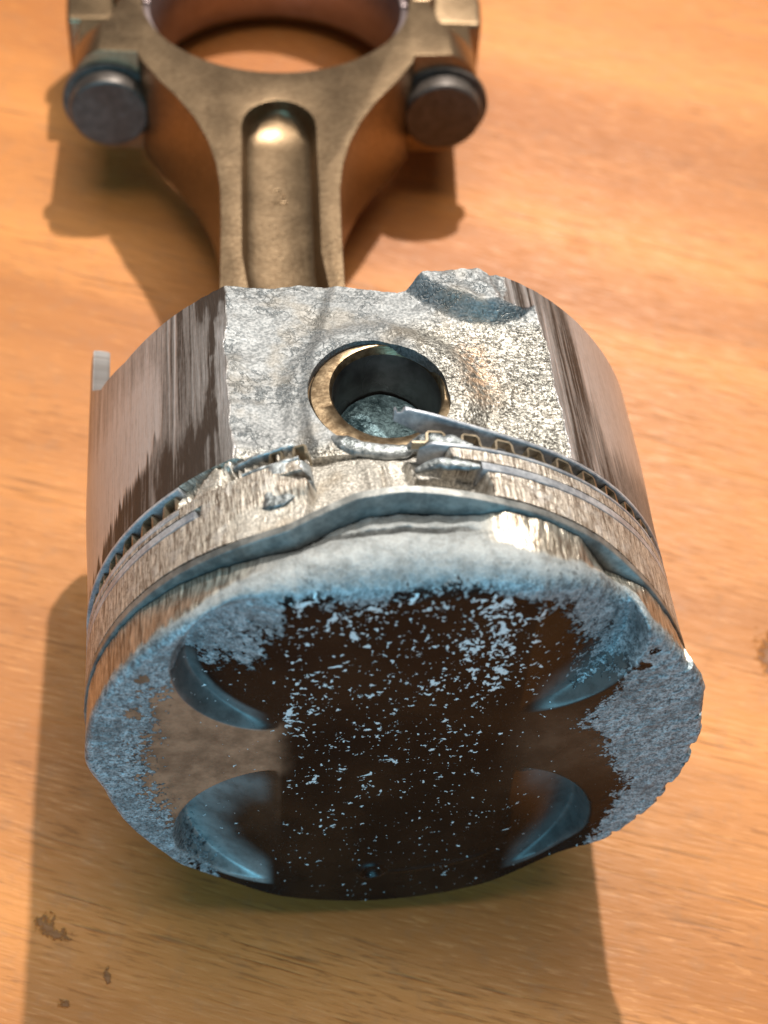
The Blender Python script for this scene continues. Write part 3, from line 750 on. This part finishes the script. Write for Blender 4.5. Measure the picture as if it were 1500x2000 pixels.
# ------------------------------------------------------------------ the connecting rod
rod = empty('connecting_rod', BASE_R, 'bronze coloured forged steel connecting rod behind the piston, blurred', 'connecting rod')
ROT = math.radians(2.0)
OC = np.array([-8.2, 175.0])
def uv2p(u, v, z):
    u = np.asarray(u, float); v = np.asarray(v, float)
    x = OC[0] + u * math.cos(ROT) + v * math.sin(ROT); y = OC[1] - u * math.sin(ROT) + v * math.cos(ROT)
    off = 11.0 * ss(-92, -140, v)            # bent shank, hidden inside the piston
    return np.stack(np.broadcast_arrays(x + off, y, z), -1)

def bm_from_outline(pts, z0, z1):
    bm = bmesh.new()
    lo = [bm.verts.new((p[0], p[1], z0)) for p in pts]; hi = [bm.verts.new((p[0], p[1], z1)) for p in pts]
    bm.faces.new(lo[::-1]); bm.faces.new(hi)
    n = len(pts)
    for i in range(n): bm.faces.new((lo[i], lo[(i+1) % n], hi[(i+1) % n], hi[i]))
    bmesh.ops.recalc_face_normals(bm, faces=bm.faces)
    return bm
def tmp_obj(bm):
    me = bpy.data.meshes.new('tmp'); bm.to_mesh(me); bm.free()
    o = bpy.data.objects.new('tmp', me); COL.objects.link(o); return o
def boolean(o, cutters, op='DIFFERENCE'):
    for c in cutters:
        md = o.modifiers.new('b', 'BOOLEAN'); md.object = c; md.operation = op; md.solver = 'EXACT'
    return o
def finish(o, name, mat, parent, bevel=.8, seg=3, cut=(), mats=None, label=None, ang=40):
    if bevel:
        md = o.modifiers.new('v', 'BEVEL'); md.width = bevel; md.segments = seg; md.limit_method = 'ANGLE'; md.angle_limit = math.radians(ang)
    dg = bpy.context.evaluated_depsgraph_get(); dg.update()
    me = bpy.data.meshes.new_from_object(o.evaluated_get(dg), preserve_all_data_layers=False, depsgraph=dg)
    n = len(me.vertices); co = np.zeros(n * 3); me.vertices.foreach_get('co', co); co = co.reshape(-1, 3)
    P = uv2p(co[:, 0], co[:, 1], co[:, 2])
    me.vertices.foreach_set('co', ((P - BASE_R) * MM).astype(np.float32).ravel()); me.update()
    me.name = name; me.materials.clear(); me.materials.append(mat)
    for m_ in (mats or []): me.materials.append(m_)
    me.polygons.foreach_set('use_smooth', np.ones(len(me.polygons), bool)); me.set_sharp_from_angle(angle=math.radians(35))
    ob = bpy.data.objects.new(name, me); COL.objects.link(ob); ob.parent = parent
    if label: ob['label'] = label
    for c in list(cut) + [o]: bpy.data.objects.remove(c, do_unlink=True)
    return ob, co

def arc(cx, cy, r, a0, a1, n): return [(cx + r * math.cos(math.radians(t)), cy + r * math.sin(math.radians(t))) for t in np.linspace(a0, a1, n)]
# outline of the body, right half from small end up to the parting line
half = [(10.4, -128), (10.5, -110), (10.6, -90), (10.6, -72), (10.8, -62), (11.6, -55), (13.2, -48), (15.8, -41), (19.2, -34.5), (22.8, -29), (25.0, -25), (26.6, -22.2), (27.2, -19.6), (40.3, -19.0), (41.1, -17.5), (41.4, -9), (40.6, -0.1)]
outl = half + [(-x, y) for x, y in half[::-1]]
outl = outl + arc(0, -143.6, 16.5, 180 - 50, 360 + 50, 24)
bm = bm_from_outline(outl, -11.6, 11.6)
body = tmp_obj(bm)
cut = []
def cyl_cut(cx, cy, r, z0, z1, n=64):
    c = tmp_obj(bm_from_outline(arc(cx, cy, r, 0, 360 - 360 / n, n), z0, z1)); cut.append(c); return c
cyl_cut(0, 1.2, 27.3, -20, 20, 96); cyl_cut(0, -143.6, 10.9, -20, 20)
# I-beam channels with a domed end, on both faces
def channel(zs):
    n = 14; bmc = bmesh.new(); secs = []
    W = 6.6
    e_ = [0, .3, .55, .75, .88, .96, .995]
    vv = [-118, -110, -80, -60, -50] + [-43.5 + W * 1.25 * q for q in e_]
    hw = [3.0, W, W, W + .1, W + .1] + [(W + .1) * math.sqrt(1 - q * q) + .05 for q in e_]
    dp = [3.0, 5.6, 5.6, 5.6, 5.6] + [5.6 * (1 - .55 * q ** 3) for q in e_]
    for v, h, d in zip(vv, hw, dp):
        ring = [(-h * 1.06, 14), (-h * 1.03, 11.7), (-h * .96, 11.7 - d * .55), (-h * .86, 11.7 - d * .85), (-h * .66, 11.7 - d * .98), (0, 11.7 - d), (h * .66, 11.7 - d * .98), (h * .86, 11.7 - d * .85), (h * .96, 11.7 - d * .55), (h * 1.03, 11.7), (h * 1.06, 14)]
        secs.append([bmc.verts.new((x, v, z * zs)) for x, z in ring])
    for A_, B_ in zip(secs[:-1], secs[1:]):
        for j in range(len(A_)):
            bmc.faces.new((A_[j], A_[(j+1) % len(A_)], B_[(j+1) % len(A_)], B_[j]))
    bmc.faces.new(secs[0]); bmc.faces.new(secs[-1][::-1])
    bmesh.ops.recalc_face_normals(bmc, faces=bmc.faces)
    c = tmp_obj(bmc); cut.append(c)
channel(1); channel(-1)
# lowered shoulders at the outer corners and the bearing tang slot
for sgn in (-1, 1):
    pts = [(sgn * 50, -10.5), (sgn * 36.0, -10.5), (sgn * 33.0, -7.5), (sgn * 31.0, 2), (sgn * 50, 2)]
    c = tmp_obj(bm_from_outline(pts, 6.2, 20)); cut.append(c)
def boss_cut(sgn, v0, v1, rx=8.6, rz=11.9):
    bmc = bmesh.new(); secs = []
    prof = [(32.6 + rx * math.cos(math.radians(t)), rz * math.sin(math.radians(t))) for t in np.linspace(90, -90, 25)] + [(32.6, -16), (52, -16), (52, 16), (32.6, 16)]
    for v in (v0, v1): secs.append([bmc.verts.new((sgn * u_, v, z_)) for u_, z_ in prof])
    n_ = len(prof)
    for j in range(n_): bmc.faces.new((secs[0][j], secs[0][(j+1) % n_], secs[1][(j+1) % n_], secs[1][j]))
    bmc.faces.new(secs[0]); bmc.faces.new(secs[1][::-1])
    bmesh.ops.recalc_face_normals(bmc, faces=bmc.faces)
    c = tmp_obj(bmc); cut.append(c)
boss_cut(-1, -40, 5); boss_cut(1, -40, 5)
boolean(body, cut)
rb_, co = finish(body, 'rod_body', M_ROD, rod, 1.3, 4, cut, None, 'I section shank and upper half of the big end')

# bearing cap beyond the parting line
capo = [(42.8, 0.1), (43.4, 8), (43.0, 16), (38, 20), (33, 24)] + arc(0, 0, 38.5, 40, 140, 24) + [(-33, 24), (-38, 20), (-43.0, 16), (-43.4, 8), (-42.8, 0.1)]
cap = tmp_obj(bm_from_outline(capo, -11.6, 11.6)); cut = []
cyl_cut(0, 1.2, 27.3, -20, 20, 96)
for sgn in (-1, 1):
    c = tmp_obj(bm_from_outline([(sgn * 50, -1), (sgn * 32.2, -1), (sgn * 33.5, 12), (sgn * 50, 12)], 6.2, 20)); cut.append(c)
boolean(cap, cut)
finish(cap, 'bearing_cap', M_ROD, rod, .9, 3, cut, None, 'far half of the big end')

# bearing shells
for nm, a0, a1 in (('bearing_shell', 181, 359), ('bearing_shell', 1, 179)):
    pts = arc(0, 1.2, 27.2, a0, a1, 60) + arc(0, 1.2, 25.8, a1, a0, 60)
    sh = tmp_obj(bm_from_outline(pts, -9.4, 9.4))
    finish(sh, nm, M_SHELL, rod, .3, 2, ())
# bolts
for sgn in (-1, 1):
    b = np.linspace(0, 2 * math.pi, 48, endpoint=False); loops = []
    u0 = sgn * 33.3
    for v, r in ((-18.6, 9.4), (-19.9, 9.4), (-20.2, 9.1), (-20.2, 8.0), (-22.9, 7.95), (-23.5, 7.7), (-23.8, 7.2), (-23.8, 7.1), (-23.8, .01)):
        loops.append(uv2p(u0 + r * np.cos(b), v + 0 * b, r * np.sin(b) * .98 - 0.2))
    o = lathe_loop('rod_bolt', loops, M_BOLT, rod, base=BASE_R, sharp=22)
    o['label'] = 'dark round rod bolt head on the left shoulder' if sgn < 0 else 'dark round rod bolt head on the right shoulder'
# raised forging number in the channel
cu = bpy.data.curves.new('num', 'FONT'); cu.body = '2'; cu.size = 6.2; cu.extrude = .25; cu.align_x = 'CENTER'; cu.align_y = 'CENTER'; cu.bevel_depth = .12
to = bpy.data.objects.new('num', cu); COL.objects.link(to)
to.location = (0, -57.5, 6.0)
dg = bpy.context.evaluated_depsgraph_get(); dg.update()
mt = bpy.data.meshes.new_from_object(to.evaluated_get(dg)); mt.transform(to.matrix_world)
n = len(mt.vertices); co = np.zeros(n * 3); mt.vertices.foreach_get('co', co); co = co.reshape(-1, 3)
co = co + np.array([0, -57.5, 6.0]) if abs(co[:, 1].mean()) < 20 else co
mt.vertices.foreach_set('co', ((uv2p(co[:, 0], co[:, 1], co[:, 2]) - BASE_R) * MM).astype(np.float32).ravel()); mt.update()
mt.materials.clear(); mt.materials.append(M_ROD)
bpy.data.objects.remove(to, do_unlink=True)
no = bpy.data.objects.new('forged_number', mt); COL.objects.link(no); no.parent = rod

# ------------------------------------------------------------------ a grain of grit on the table
bm = bmesh.new(); bmesh.ops.create_icosphere(bm, subdivisions=3, radius=1)
for v in bm.verts:
    n_ = float(fbm(v.co.x * 1.3, v.co.y * 1.3, v.co.z * 1.3))
    v.co = Vector((v.co.x * .00085, v.co.y * .0006, v.co.z * .00045)) * (1 + .5 * n_)
bmesh.ops.translate(bm, vec=(0, 0, .0003), verts=bm.verts)
me = bpy.data.meshes.new('crumb'); bm.to_mesh(me); bm.free(); me.materials.append(M_CRUMB)
o = bpy.data.objects.new('crumb', me); COL.objects.link(o); o.location = (0.0485, 0.0885, 0)
o['label'] = 'tiny pale crumb on the bare wood right of the piston'; o['category'] = 'crumb'
